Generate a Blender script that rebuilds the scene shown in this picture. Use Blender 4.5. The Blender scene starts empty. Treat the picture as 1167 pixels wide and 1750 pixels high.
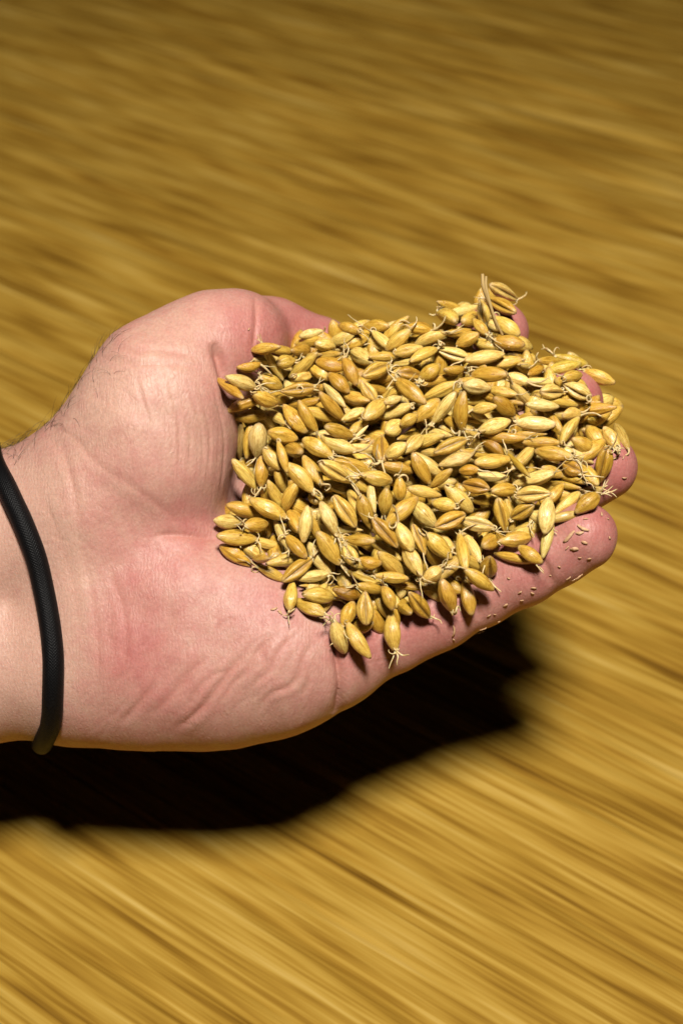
import bpy, math, random
import numpy as np
from mathutils import Vector, Matrix, noise

# ------------------------------------------------------------------ camera, light, exposure
sc = bpy.context.scene
F_PX, IMG_W, IMG_H = 2000.0, 1167.0, 1750.0      # focal length in photo pixels
D0 = 286.0                                       # mm, camera to the middle of the hand
PITCH = math.radians(46.0)
REF_H = 0.123                                    # height of the hand's middle over the grain bed (m)

CAM_R = np.array([1.0, 0, 0])
CAM_U = np.array([0, math.sin(PITCH), math.cos(PITCH)])
CAM_B = np.array([0, -math.cos(PITCH), math.sin(PITCH)])    # back, towards the camera
REF = np.array([0.0, 0.0, REF_H])
CAM_POS = REF + CAM_B * D0 / 1000.0

cd = bpy.data.cameras.new('camera'); cam = bpy.data.objects.new('camera', cd)
sc.collection.objects.link(cam)
cd.sensor_fit = 'VERTICAL'; cd.sensor_height = 36.0
cd.lens = F_PX / IMG_H * 36.0
cd.clip_start = 0.01; cd.clip_end = 20
cam.matrix_world = Matrix(((CAM_R[0], CAM_U[0], CAM_B[0], CAM_POS[0]),
                           (CAM_R[1], CAM_U[1], CAM_B[1], CAM_POS[1]),
                           (CAM_R[2], CAM_U[2], CAM_B[2], CAM_POS[2]), (0, 0, 0, 1)))
cd.dof.use_dof = True; cd.dof.focus_distance = 0.286; cd.dof.aperture_fstop = 10.5
sc.camera = cam

w = bpy.data.worlds.new('World'); sc.world = w; w.use_nodes = True
w.node_tree.nodes['Background'].inputs[0].default_value = (1.0, 0.86, 0.66, 1)
w.node_tree.nodes['Background'].inputs[1].default_value = 0.004

ld = bpy.data.lights.new('overhead_lamp', 'SPOT'); ld.shadow_soft_size = 0.07
ld.spot_size = math.radians(88); ld.spot_blend = 1.0
ld.energy = 45; ld.color = (1.0, 0.945, 0.87)
lamp = bpy.data.objects.new('overhead_lamp', ld); sc.collection.objects.link(lamp)
LP = Vector((0.045, -0.18, 0.90)); lamp.location = LP
lamp.rotation_euler = (Vector((0.0, 0.115, 0.05)) - LP).to_track_quat('-Z', 'Y').to_euler()

sc.cycles.diffuse_bounces = 1
sc.view_settings.view_transform = 'Standard'; sc.view_settings.look = 'None'
sc.view_settings.gamma = 1.0; sc.view_settings.exposure = 0.0; sc.view_settings.use_curve_mapping = False

rng = np.random.default_rng(7); random.seed(7)

# ------------------------------------------------------------------ helpers
def P(px, py, wz):
    """photo pixel + height towards the camera (mm) -> camera-space point (mm): x right, y up, w to camera"""
    dep = D0 - wz
    return np.array([(px - IMG_W/2) / F_PX * dep, (IMG_H/2 - py) / F_PX * dep, wz], dtype=float)
def Pv(px, py, wz):
    px, py, wz = np.broadcast_arrays(np.asarray(px, float), np.asarray(py, float), np.asarray(wz, float))
    dep = D0 - wz
    return np.stack([(px - IMG_W/2) / F_PX * dep, (IMG_H/2 - py) / F_PX * dep, wz], -1)
def to_px(q):
    dep = D0 - q[..., 2]
    return q[..., 0] / dep * F_PX + IMG_W/2, IMG_H/2 - q[..., 1] / dep * F_PX
B3 = np.stack([CAM_R, CAM_U, CAM_B], 1)           # camera mm -> world
def to_world(q):
    return REF + (np.asarray(q) / 1000.0) @ B3.T
def dir_world(v):
    return np.asarray(v) @ B3.T

def mesh_np(name, V, Fq, smooth=True):
    me = bpy.data.meshes.new(name)
    Fq = np.asarray(Fq, dtype=np.int32); n, k = Fq.shape
    me.vertices.add(len(V)); me.vertices.foreach_set('co', np.asarray(V, np.float32).ravel())
    me.loops.add(n * k); me.loops.foreach_set('vertex_index', Fq.ravel())
    me.polygons.add(n); me.polygons.foreach_set('loop_start', np.arange(0, n*k, k, dtype=np.int32))
    me.polygons.foreach_set('loop_total', np.full(n, k, np.int32))
    me.update(calc_edges=True); me.validate()
    me.polygons.foreach_set('use_smooth', np.full(len(me.polygons), smooth))
    return me
def set_attr(me, name, arr, kind='FLOAT'):
    a = me.attributes.new(name, kind, 'POINT')
    a.data.foreach_set({'FLOAT': 'value', 'FLOAT_VECTOR': 'vector'}[kind], np.asarray(arr, np.float32).ravel())
def obj(name, me, mat=None, parent=None, loc=None):
    o = bpy.data.objects.new(name, me); sc.collection.objects.link(o)
    if mat is not None and not me.materials: me.materials.append(mat)
    if loc is not None: o.location = loc
    if parent is not None: o.parent = parent
    return o
def tag(o, label, cat=None, group=None, kind=None):
    o['label'] = label
    if cat: o['category'] = cat
    if group: o['group'] = group
    if kind: o['kind'] = kind
    return o

class NT:
    def __init__(s, name):
        s.m = bpy.data.materials.new(name); s.m.use_nodes = True
        s.t = s.m.node_tree; s.bsdf = s.t.nodes['Principled BSDF']; s.out = s.t.nodes['Material Output']
    def n(s, typ, **kw):
        nd = s.t.nodes.new(typ)
        for k, v in kw.items():
            if k == 'inp':
                for a, b in v.items():
                    if isinstance(b, tuple) and len(b) == 2 and hasattr(b[0], 'outputs'): s.t.links.new(b[0].outputs[b[1]], nd.inputs[a])
                    elif hasattr(b, 'outputs'): s.t.links.new(b.outputs[0], nd.inputs[a])
                    else: nd.inputs[a].default_value = b
            else: setattr(nd, k, v)
        return nd
    def link(s, a, ai, b, bi): s.t.links.new(a.outputs[ai], b.inputs[bi])
    def math(s, op, a, b=None, c=None, clamp=False):
        nd = s.t.nodes.new('ShaderNodeMath'); nd.operation = op; nd.use_clamp = clamp
        for i, x in enumerate((a, b, c)):
            if x is None: continue
            if hasattr(x, 'outputs'): s.t.links.new(x.outputs[0], nd.inputs[i])
            else: nd.inputs[i].default_value = x
        return nd
    def mix(s, fac, a, b, blend='MIX'):
        nd = s.t.nodes.new('ShaderNodeMix'); nd.data_type = 'RGBA'; nd.blend_type = blend
        for i, x in ((0, fac), (6, a), (7, b)):
            if hasattr(x, 'outputs'):
                o = 2 if x.bl_idname == 'ShaderNodeMix' else 0
                s.t.links.new(x.outputs[o], nd.inputs[i])
            else: nd.inputs[i].default_value = x
        return nd
    def ramp(s, fac, stops):
        nd = s.t.nodes.new('ShaderNodeValToRGB'); s.t.links.new(fac.outputs[0], nd.inputs[0])
        el = nd.color_ramp.elements
        while len(el) < len(stops): el.new(0.5)
        for e, (p, c) in zip(el, stops):
            e.position = p; e.color = c if len(c) == 4 else (*c, 1)
        return nd
    def set(s, **kw):
        for k, v in kw.items():
            s.bsdf.inputs[k.replace('_', ' ')].default_value = v
def base_in(nt, node):
    nt.t.links.new(node.outputs[2 if node.bl_idname == 'ShaderNodeMix' else 0], nt.bsdf.inputs['Base Color'])

# ------------------------------------------------------------------ the ground: a streaked golden bed
STREAK = math.radians(58)      # streaks run this far left of the camera's forward direction
def build_ground():
    sdir = np.array([-math.sin(STREAK), math.cos(STREAK)]); tdir = np.array([sdir[1], -sdir[0]])
    nt_, ns_ = 1500, 200
    t = np.linspace(-0.95, 0.95, nt_); s = np.linspace(-1.3, 1.3, ns_)
    def band(wt, ws, seed):           # smooth noise, wt / ws = correlation across / along the streaks
        r = np.random.default_rng(seed)
        gt, gs = int(1.9/wt)+4, int(2.6/ws)+4
        G = r.standard_normal((gt, gs))
        a = (t+0.95)/wt; b = (s+1.3)/ws
        ia, ib = a.astype(int), b.astype(int); fa, fb = a-ia, b-ib
        fa = fa*fa*(3-2*fa); fb = fb*fb*(3-2*fb)
        g = lambda i, j: G[np.ix_(ia+i, ib+j)]
        return ((g(0,0)*(1-fa)[:,None]+g(1,0)*fa[:,None])*(1-fb)[None]+(g(0,1)*(1-fa)[:,None]+g(1,1)*fa[:,None])*fb[None])
    H = 0.0006*band(0.010, 0.085, 1)+0.0006*band(0.0045, 0.08, 2)+0.00045*band(0.0026, 0.07, 3)+0.003*band(0.09, 0.4, 4)
    XY = t[:, None, None]*tdir + s[None, :, None]*sdir
    V = np.concatenate([XY + np.array([0.05, 0.25]), (H-0.004)[..., None]], -1).reshape(-1, 3)
    i = np.arange(nt_*ns_).reshape(nt_, ns_)
    Fq = np.stack([i[:-1, :-1], i[1:, :-1], i[1:, 1:], i[:-1, 1:]], -1).reshape(-1, 4)
    me = mesh_np('ground', V, Fq)
    uv = np.stack([np.broadcast_to(t[:, None], (nt_, ns_)), np.broadcast_to(s[None], (nt_, ns_)), np.zeros((nt_, ns_))], -1)
    set_attr(me, 'lane', uv.reshape(-1, 3), 'FLOAT_VECTOR')
    n = NT('malt_bed')
    at = n.n('ShaderNodeAttribute', attribute_name='lane')
    def layer(st, ss, det=2.0, off=0.0):
        mp = n.n('ShaderNodeMapping', inp={'Vector': (at, 1), 'Scale': (st, ss, 1.0), 'Location': (off, off*1.7, off)})
        return n.n('ShaderNodeTexNoise', inp={'Vector': mp, 'Scale': 1.0, 'Detail': det, 'Roughness': 0.55})
    a = layer(120, 13, 2, 3.1); b = layer(470, 17, 2, 9.2); c = layer(55, 13, 2, 5.5); d = layer(800, 20, 1, 1.5)
    v = n.math('MULTIPLY_ADD', a, 0.27, n.math('MULTIPLY_ADD', b, 0.36, n.math('MULTIPLY_ADD', c, 0.16, n.math('MULTIPLY', d, 0.24))))
    col = n.ramp(v, [(0.36, (0.125, 0.056, 0.004)), (0.45, (0.27, 0.140, 0.014)), (0.52, (0.375, 0.213, 0.027)), (0.59, (0.46, 0.282, 0.047)), (0.71, (0.59, 0.40, 0.11))])
    base_in(n, col)
    n.set(Roughness=0.8); n.bsdf.inputs['Specular IOR Level'].default_value = 0.1
    bp = n.n('ShaderNodeBump', inp={'Height': v, 'Strength': 0.4, 'Distance': 0.003}); n.link(bp, 0, n.bsdf, 'Normal')
    o = obj('ground', me, n.m)
    tag(o, 'golden streaked bed of malt filling the whole background below the hand', kind='structure')
build_ground()

# ------------------------------------------------------------------ the hand: one continuous skin
def smin(a, b, k):
    h = np.maximum(k - np.abs(a-b), 0)/k
    return np.minimum(a, b) - h*h*k*0.25
class Cap:      # tapered capsule, flattening possible along one axis
    def __init__(s, p, q, ra, rb):
        s.a = np.array(p, np.float32); s.b = np.array(q, np.float32); s.ra, s.rb = ra, rb
        s.ab = s.b - s.a; s.l2 = float(s.ab @ s.ab)
    def __call__(s, X, Y, Z):
        ax, ay, az = X-s.a[0], Y-s.a[1], Z-s.a[2]
        t = np.clip((ax*s.ab[0]+ay*s.ab[1]+az*s.ab[2])/s.l2, 0, 1)
        return np.sqrt((ax-t*s.ab[0])**2+(ay-t*s.ab[1])**2+(az-t*s.ab[2])**2) - (s.ra+(s.rb-s.ra)*t)
def chain(pts):
    return [Cap(P(*p[:3]), P(*q[:3]), p[3], q[3]) for p, q in zip(pts[:-1], pts[1:])]

PALM = (chain([(-720, 955, -26, 27), (-330, 948, -24, 24), (-60, 936, -24, 23.5), (140, 905, -22, 22)]) +
        chain([(-720, 1105, -25, 25), (-330, 1115, -23, 22), (-60, 1122, -22, 21.2), (150, 1128, -20, 20.3)]) +
        chain([(140, 905, -24, 21), (380, 850, -36, 15), (575, 785, -37, 12)]) +
        chain([(160, 985, -26, 18), (400, 945, -33, 14), (600, 885, -32, 11.5)]) +
        chain([(180, 970, -18, 18.5), (268, 955, -18, 16.5), (330, 966, -26, 13)]) +
        chain([(190, 1045, -16, 19), (330, 1035, -13, 17.5), (440, 1040, -12.5, 15.5), (520, 1062, -12, 13)]) +
        chain([(160, 1050, -24, 18), (400, 1030, -26, 15), (612, 990, -25, 11.5)]) +
        chain([(150, 1128, -20, 20.3), (270, 1133, -17, 20.2), (390, 1135, -14, 19.3), (490, 1122, -11, 17), (570, 1112, -10, 13.5)]))
THENAR = (chain([(120, 895, -22.5, 21), (185, 835, -17, 20.5), (255, 730, -13, 19.5), (285, 665, -13, 17.5), (330, 618, -15.5, 14)]) +
          chain([(200, 850, -14.5, 17), (275, 800, -10.5, 15.5), (300, 720, -11, 15)]))
THUMB1 = chain([(325, 622, -15, 14), (372, 590, -17, 13.2), (404, 583, -19, 13)])
THUMB2 = chain([(412, 578, -24, 12.3), (465, 580, -33, 11.0), (548, 606, -39, 9.8), (590, 624, -41, 8.6)])
LITTLE = chain([(575, 1112, -12, 13.0), (660, 1082, -11, 10.2), (752, 1043, -10.5, 9.6), (815, 1012, -9, 9.0), (893, 975, -5, 8.6), (950, 942, -2, 8.4), (994, 916, 1.5, 8.2)])
RING = chain([(612, 990, -25, 11), (800, 925, -20, 9.3), (930, 858, -15, 8.8), (1032, 798, -9, 8.3)])
MIDDLE = chain([(600, 885, -32, 11), (770, 805, -28, 9.4), (885, 745, -23, 9.0), (973, 688, -17, 8.5)])
INDEX = chain([(575, 785, -37, 11), (680, 700, -37, 9.4), (762, 628, -33, 9.0), (848, 568, -27, 8.5)])

def fold(prims, X, Y, Z, k):
    d = prims[0](X, Y, Z)
    for c in prims[1:]: d = smin(d, c(X, Y, Z), k)
    return d
def hand_sdf(X, Y, Z):
    d = fold(PALM, X, Y, Z, 9.0)
    th = fold(THENAR, X, Y, Z, 6.0)
    th = smin(th, fold(THUMB1, X, Y, Z, 4.0), 5.0)
    d = smin(d, th, 9.0)
    for f, k in ((INDEX, 5), (MIDDLE, 5), (RING, 5), (LITTLE, 4.0)):
        d = smin(d, fold(f, X, Y, Z, 2.0), k)
    d = smin(d, fold(THUMB2, X, Y, Z, 2.0), 2.5)
    return d
def sdf_at(Q):
    Q = np.asarray(Q, np.float32); return hand_sdf(Q[..., 0], Q[..., 1], Q[..., 2])
def sdf_grad(Q, e=0.25):
    Q = np.asarray(Q, np.float32); g = np.empty(Q.shape, np.float32)
    for i in range(3):
        D = np.zeros(3, np.float32); D[i] = e
        g[..., i] = sdf_at(Q+D) - sdf_at(Q-D)
    return g/np.maximum(np.linalg.norm(g, axis=-1, keepdims=True), 1e-6)

def surface_nets(Fv, o, h):
    ins = Fv < 0; nx, ny, nz = Fv.shape
    c = np.zeros((nx-1, ny-1, nz-1), np.int8)
    for i in (0, 1):
        for j in (0, 1):
            for k in (0, 1): c += ins[i:nx-1+i, j:ny-1+j, k:nz-1+k]
    act = np.argwhere((c > 0) & (c < 8)); idx = -np.ones(c.shape, np.int64)
    idx[act[:, 0], act[:, 1], act[:, 2]] = np.arange(len(act))
    S = np.zeros((len(act), 3)); N = np.zeros(len(act))
    for ax in range(3):
        u, v = [a for a in range(3) if a != ax]
        for i in (0, 1):
            for j in (0, 1):
                p = act.copy(); p[:, u] += i; p[:, v] += j
                q = p.copy(); q[:, ax] += 1
                a = Fv[p[:, 0], p[:, 1], p[:, 2]]; b = Fv[q[:, 0], q[:, 1], q[:, 2]]
                m = (a < 0) != (b < 0)
                t = np.where(m, a/np.where(m, a-b, 1), 0)
                pt = p.astype(float); pt[:, ax] += t
                S[m] += pt[m]; N[m] += 1
    V = o + S/N[:, None]*h
    quads = []
    for ax in range(3):
        u, v = (ax+1) % 3, (ax+2) % 3
        sl = [slice(None)]*3; s2 = [slice(None)]*3
        sl[ax] = slice(0, -1); s2[ax] = slice(1, None)
        A, Bq = ins[tuple(sl)], ins[tuple(s2)]
        e = np.argwhere(A != Bq)
        e = e[(e[:, u] > 0) & (e[:, v] > 0) & (e[:, u] < Fv.shape[u]-1) & (e[:, v] < Fv.shape[v]-1)]
        flip = ~A[e[:, 0], e[:, 1], e[:, 2]]
        def cell(du, dv):
            p = e.copy(); p[:, u] -= du; p[:, v] -= dv
            return idx[p[:, 0], p[:, 1], p[:, 2]]
        q = np.stack([cell(1, 1), cell(0, 1), cell(0, 0), cell(1, 0)], 1)
        q[flip] = q[flip][:, ::-1]
        quads.append(q)
    return V, np.concatenate(quads)
def subdivide(V, Q):
    E = np.concatenate([Q[:, [i, (i+1) % 4]] for i in range(4)]); E.sort(1)
    U, inv = np.unique(E, axis=0, return_inverse=True); inv = inv.ravel()
    n, m, f = len(V), len(U), len(Q)
    V2 = np.concatenate([V, V[U].mean(1), V[Q].mean(1)])
    e = [n+inv[i*f:(i+1)*f] for i in range(4)]; cen = n+m+np.arange(f)
    Q2 = np.concatenate([np.stack([Q[:, i], e[i], cen, e[i-1]], 1) for i in range(4)])
    return V2, Q2

lo = np.array([-186.0, -66.0, -64.0]); hi = np.array([92.0, 64.0, 18.0]); HV = 1.0
dims = ((hi-lo)/HV).astype(int)+1
gx, gy, gz = [np.arange(d, dtype=np.float32)*HV+l for d, l in zip(dims, lo)]
FV = hand_sdf(gx[:, None, None], gy[None, :, None], gz[None, None, :])
HVt, HQ = surface_nets(FV, lo, HV)
HVt, HQ = subdivide(HVt, HQ)
for _ in range(2):
    HVt = HVt - sdf_at(HVt)[:, None]*sdf_grad(HVt)*0.95
used = np.unique(HQ)

def seg_dist(px, py, line):
    best = np.full(px.shape, 1e9); par = np.zeros(px.shape)
    pts = np.array(line, float); L = np.concatenate([[0], np.cumsum(np.hypot(*np.diff(pts, axis=0).T))])
    for i, ((ax, ay), (bx, by)) in enumerate(zip(pts[:-1], pts[1:])):
        dx, dy = bx-ax, by-ay; l2 = dx*dx+dy*dy
        t = np.clip(((px-ax)*dx+(py-ay)*dy)/l2, 0, 1)
        d = np.hypot(px-ax-t*dx, py-ay-t*dy); m = d < best
        best = np.where(m, d, best); par = np.where(m, (L[i]+t*(L[i+1]-L[i]))/L[-1], par)
    return best, par
def curve_pts(pts, n=10):
    pts = [np.array(p, float) for p in pts]; pts = [2*pts[0]-pts[1]]+pts+[2*pts[-1]-pts[-2]]; out = []
    for a, b, c, d in zip(pts[:-3], pts[1:-2], pts[2:-1], pts[3:]):
        for t in np.linspace(0, 1, n, endpoint=False):
            out.append(0.5*((2*b)+(c-a)*t+(2*a-5*b+4*c-d)*t*t+(3*b-a-3*c+d)*t**3))
    out.append(pts[-2]); return np.array(out)
# creases as seen from the palm side: points (photo px), half-width px, depth mm, raised shoulder
CREASES = [
    ([(380, 922), (345, 918), (300, 914), (262, 916)], 7, 0.9, 0.2),
    ([(318, 915), (288, 877), (226, 831), (170, 795), (123, 745), (85, 728)], 6, 0.16, 0.1),
    ([(364, 585), (376, 615), (386, 650), (396, 700)], 9, 2.2, 0.3),
    ([(436, 505), (438, 540), (436, 570), (432, 600)], 5, 0.7, 0.2),
    ([(569, 1085), (577, 1125), (582, 1165), (578, 1205), (570, 1222)], 8.5, 2.4, 0.6),
    ([(430, 1105), (392, 1150), (350, 1205), (300, 1248)], 9, 0.8, 0.7),
    ([(474, 1085), (446, 1108), (418, 1150), (398, 1168), (366, 1216)], 8, 0.6, 0.5),
    ([(508, 1082), (478, 1112), (462, 1146), (430, 1170)], 7, 0.4, 0.4),
    ([(446, 1108), (452, 1140), (440, 1176)], 6, 0.3, 0.2),
    ([(392, 1150), (372, 1150), (340, 1178), (318, 1220)], 6, 0.35, 0.3),
    ([(520, 1130), (528, 1160), (515, 1190)], 6, 0.3, 0.2),
    ([(180, 960), (210, 1040), (215, 1120), (190, 1200)], 6, 0.2, 0.15),
    ([(540, 1095), (522, 1118), (500, 1168), (462, 1186), (440, 1220)], 7, 0.4, 0.4),
    ([(268, 1165), (240, 1200), (205, 1238)], 9, 0.5, 0.4),
    ([(350, 1120), (310, 1170), (262, 1222)], 10, 0.45, 0.5),
    ([(300, 1040), (285, 1080), (255, 1130)], 12, 0.3, 0.3),
    ([(133, 900), (150, 980), (165, 1070), (168, 1150), (150, 1220)], 5, 0.16, 0.12),
    ([(105, 760), (125, 830), (137, 900)], 6, 0.25, 0.2),
    ([(60, 830), (95, 900), (125, 1000), (140, 1100)], 8, 0.14, 0.1),
    ([(190, 590), (225, 600), (280, 598), (345, 612)], 5, 0.25, 0.15),
    ([(185, 615), (230, 622), (300, 622), (340, 630)], 5, 0.22, 0.15),
    ([(660, 1052), (672, 1090), (668, 1130)], 6, 0.35, 0.2),
    ([(800, 1000), (815, 1030), (818, 1062)], 6, 0.7, 0.3),
    ([(812, 998), (828, 1026), (832, 1056)], 4, 0.25, 0.1),
    ([(918, 945), (935, 972), (942, 1000)], 6, 0.8, 0.35),
]
FINE = []
for i in range(26):       # thin parallel lines down the ball of the thumb
    u = i/25; j = rng.uniform(-4, 4)
    top = (215+175*u+j, 640-10*math.sin(u*3)+rng.uniform(-20, 30)); bot = (250+145*u+j*2, 790+95*u+rng.uniform(-30, 10))
    midp = (0.5*(top[0]+bot[0])+16*u+6, 0.5*(top[1]+bot[1]))
    FINE.append(([top, midp, bot], rng.uniform(1.8, 2.8), rng.uniform(0.05, 0.13)))
for i in range(34):       # short fan of lines across the heel of the hand
    x, y = rng.uniform(150, 540), rng.uniform(1010, 1235); a = math.radians(128+rng.uniform(-18, 18)); l = rng.uniform(25, 70)
    FINE.append(([(x, y), (x+l*math.cos(a)*.5+rng.uniform(-4, 4), y+l*math.sin(a)*.5), (x+l*math.cos(a), y+l*math.sin(a))], rng.uniform(2, 3.5), rng.uniform(0.05, 0.14)))
for i in range(30):       # wrist and base of thumb
    x, y = rng.uniform(60, 300), rng.uniform(640, 980); a = math.radians(70+rng.uniform(-45, 45)); l = rng.uniform(25, 80)
    FINE.append(([(x, y), (x+l*math.cos(a)*.5+rng.uniform(-7, 7), y+l*math.sin(a)*.5), (x+l*math.cos(a), y+l*math.sin(a))], rng.uniform(2, 3), rng.uniform(0.03, 0.09)))
for i in range(26):       # along the little finger
    x, y = rng.uniform(610, 960), 0; yy = 1150-(x-600)*0.52+rng.uniform(-60, 10); l = rng.uniform(25, 60); a = math.radians(-27+rng.uniform(-14, 14))
    FINE.append(([(x, yy), (x+l*math.cos(a), yy+l*math.sin(a))], rng.uniform(1.8, 2.6), rng.uniform(0.03, 0.09)))

for i in range(90):       # scattered crossing lines over the palm
    x, y = rng.uniform(60, 420), rng.uniform(600, 1240); a = rng.uniform(0, math.pi); l = rng.uniform(15, 60); kk = rng.uniform(-8, 8, 4)
    FINE.append(([(x, y), (x+l*math.cos(a)*.33+kk[0], y+l*math.sin(a)*.33+kk[1]), (x+l*math.cos(a)*.66+kk[2], y+l*math.sin(a)*.66+kk[3]), (x+l*math.cos(a), y+l*math.sin(a))], rng.uniform(1.8, 2.8), rng.uniform(0.02, 0.06)))
G = sdf_grad(HVt)
hpx, hpy = to_px(HVt)
view = HVt - np.array([0, 0, D0]); view /= np.linalg.norm(view, axis=1, keepdims=True)
face = np.clip(-(G*view).sum(1)/0.25, 0, 1)          # palm side only
disp = np.zeros(len(HVt)); line_mask = np.zeros(len(HVt))
by_heel = lambda pts: min(p[1] for p in pts) > 1030 and max(p[0] for p in pts) < 560
for pts, wd, dep, sh in CREASES:
    cp = curve_pts(pts, 6)
    if by_heel(pts): wd, dep, sh = wd*0.72, dep*0.85, sh*0.7
    x0, y0 = cp.min(0)-60; x1, y1 = cp.max(0)+60
    m = (hpx > x0) & (hpx < x1) & (hpy > y0) & (hpy < y1) & (face > 0)
    d, par = seg_dist(hpx[m], hpy[m], cp)
    endf = np.clip(np.minimum(par, 1-par)*5, 0, 1)**0.7
    prof = np.exp(-np.sqrt((d/(0.75*wd))**2+0.04)) if wd < 9 else np.exp(-(d/wd)**2)
    disp[m] += endf*face[m]*(-dep*prof + sh*0.5*np.exp(-((d-2.1*wd)/(1.3*wd))**2))
    line_mask[m] = np.maximum(line_mask[m], endf*np.exp(-(d/(wd*0.8))**2)*min(1, dep+0.15))
for pts, wd, dep in FINE:
    cp = np.array(pts, float) if len(pts) == 2 else curve_pts(pts, 5)
    x0, y0 = cp.min(0)-12; x1, y1 = cp.max(0)+12
    m = (hpx > x0) & (hpx < x1) & (hpy > y0) & (hpy < y1) & (face > 0)
    d, par = seg_dist(hpx[m], hpy[m], cp)
    endf = np.clip(np.minimum(par, 1-par)*4, 0, 1)
    disp[m] -= 1.3*endf*face[m]*dep*np.exp(-(d/wd)**2)
# broad, soft unevenness of flesh
nv = noise.noise
lump = np.array([nv((a, b, c)) + 0.45*nv((a*2.6, b*2.6, c*2.6)) for a, b, c in (HVt*0.055).tolist()])
disp += 0.45*lump
HV2 = HVt + G*disp[:, None]

# natural redness of the skin, a property of the skin itself
BLOTCH = [(228, 1112, 60, 0.30), (225, 1030, 110, 0.22), (260, 960, 90, 0.2), (300, 1180, 110, 0.16), (410, 560, 45, 0.2), (500, 560, 90, 0.38), (420, 640, 50, 0.2), (560, 600, 80, 0.3),
          (900, 980, 120, 0.36), (1040, 890, 80, 0.38), (720, 1080, 90, 0.34), (1070, 790, 80, 0.5), (860, 550, 90, 0.6), (1010, 670, 80, 0.6), (610, 1100, 50, 0.5), (330, 900, 40, 0.35),
          (120, 1000, 60, -0.25), (60, 900, 90, -0.35), (40, 1120, 100, -0.45), (170, 700, 80, -0.2), (250, 640, 80, -0.1), (450, 1030, 60, 0.2)]
red = np.full(len(HVt), 0.22)
for bx, by, r, a in BLOTCH: red += a*np.exp(-((hpx-bx)**2+(hpy-by)**2)/(r*r))
red += 0.12*lump
hme = mesh_np('person', to_world(HV2)-REF, HQ)
set_attr(hme, 'redness', np.clip(red, 0, 1)); set_attr(hme, 'crease', np.clip(line_mask, 0, 1))
set_attr(hme, 'mm', HVt, 'FLOAT_VECTOR')

def skin_mat():
    n = NT('skin')
    rd = n.n('ShaderNodeAttribute', attribute_name='redness'); cr = n.n('ShaderNodeAttribute', attribute_name='crease')
    mm = n.n('ShaderNodeAttribute', attribute_name='mm')
    def noise_(scale, det=3, vec=None): return n.n('ShaderNodeTexNoise', inp={'Vector': (mm, 1) if vec is None else vec, 'Scale': scale, 'Detail': det, 'Roughness': 0.6})
    mott = noise_(0.28, 4); fine = noise_(1.3, 3)
    rr = n.math('ADD', n.math('MULTIPLY', n.n('ShaderNodeMath', operation='ADD', inp={0: (rd, 2), 1: 0.0}), 1.0), n.math('MULTIPLY_ADD', mott, 0.8, -0.40), clamp=True)
    col = n.ramp(rr, [(0.0, (0.575, 0.345, 0.262)), (0.3, (0.54, 0.275, 0.22)), (0.65, (0.50, 0.20, 0.17)), (1.0, (0.42, 0.125, 0.112))])
    f2 = n.ramp(fine, [(0.3, (0.88, 0.84, 0.82)), (0.7, (1.06, 1.06, 1.06))])
    c2 = n.mix(1.0, col, f2, 'MULTIPLY')
    crv = n.n('ShaderNodeMath', operation='MULTIPLY', inp={0: (cr, 2), 1: 0.45})
    c3 = n.mix(crv, c2, (0.50, 0.20, 0.15, 1))
    base_in(n, c3)
    n.set(Roughness=0.47); n.bsdf.inputs['Specular IOR Level'].default_value = 0.42
    n.bsdf.inputs['Subsurface Weight'].default_value = 0.18
    n.bsdf.inputs['Subsurface Radius'].default_value = (1.0, 0.38, 0.22); n.bsdf.inputs['Subsurface Scale'].default_value = 0.0022
    # skin relief: diamond pores, stretched fine lines, ridges
    warp = n.n('ShaderNodeVectorMath', operation='MULTIPLY_ADD', inp={0: (noise_(0.35, 2), 1), 1: (3.0, 3.0, 3.0), 2: (mm, 1)})
    vor = n.n('ShaderNodeTexVoronoi', feature='DISTANCE_TO_EDGE', inp={'Vector': warp, 'Scale': 1.15})
    ve = n.math('MINIMUM', n.math('MULTIPLY', vor, 5.0), 0.6)
    st = n.n('ShaderNodeMapping', inp={'Vector': warp, 'Rotation': (0, 0, math.radians(35)), 'Scale': (2.8, 0.3, 1.0)})
    lines = noise_(1.0, 3, st)
    st2 = n.n('ShaderNodeMapping', inp={'Vector': warp, 'Rotation': (0, 0, math.radians(-40)), 'Scale': (2.6, 0.28, 1.0)})
    lines2 = noise_(1.0, 3, st2)
    wav = n.n('ShaderNodeTexWave', inp={'Vector': warp, 'Scale': 0.32, 'Distortion': 3.5, 'Detail': 1.0, 'Detail Scale': 0.15})
    hgt = n.math('MULTIPLY_ADD', ve, 0.22, n.math('MULTIPLY_ADD', lines, 0.55, n.math('MULTIPLY_ADD', lines2, 0.45, n.math('MULTIPLY_ADD', wav, 0.22, n.math('MULTIPLY', fine, 0.35)))))
    bp = n.n('ShaderNodeBump', inp={'Height': hgt, 'Strength': 0.4, 'Distance': 0.00033}); n.link(bp, 0, n.bsdf, 'Normal')
    rgh = n.math('MULTIPLY_ADD', mott, 0.25, 0.36); n.link(rgh, 0, n.bsdf, 'Roughness')
    return n.m
person = obj('person', hme, skin_mat(), loc=REF)
tag(person, 'bare hand and wrist held out palm up, cupping the heap of grain', 'person')

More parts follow.
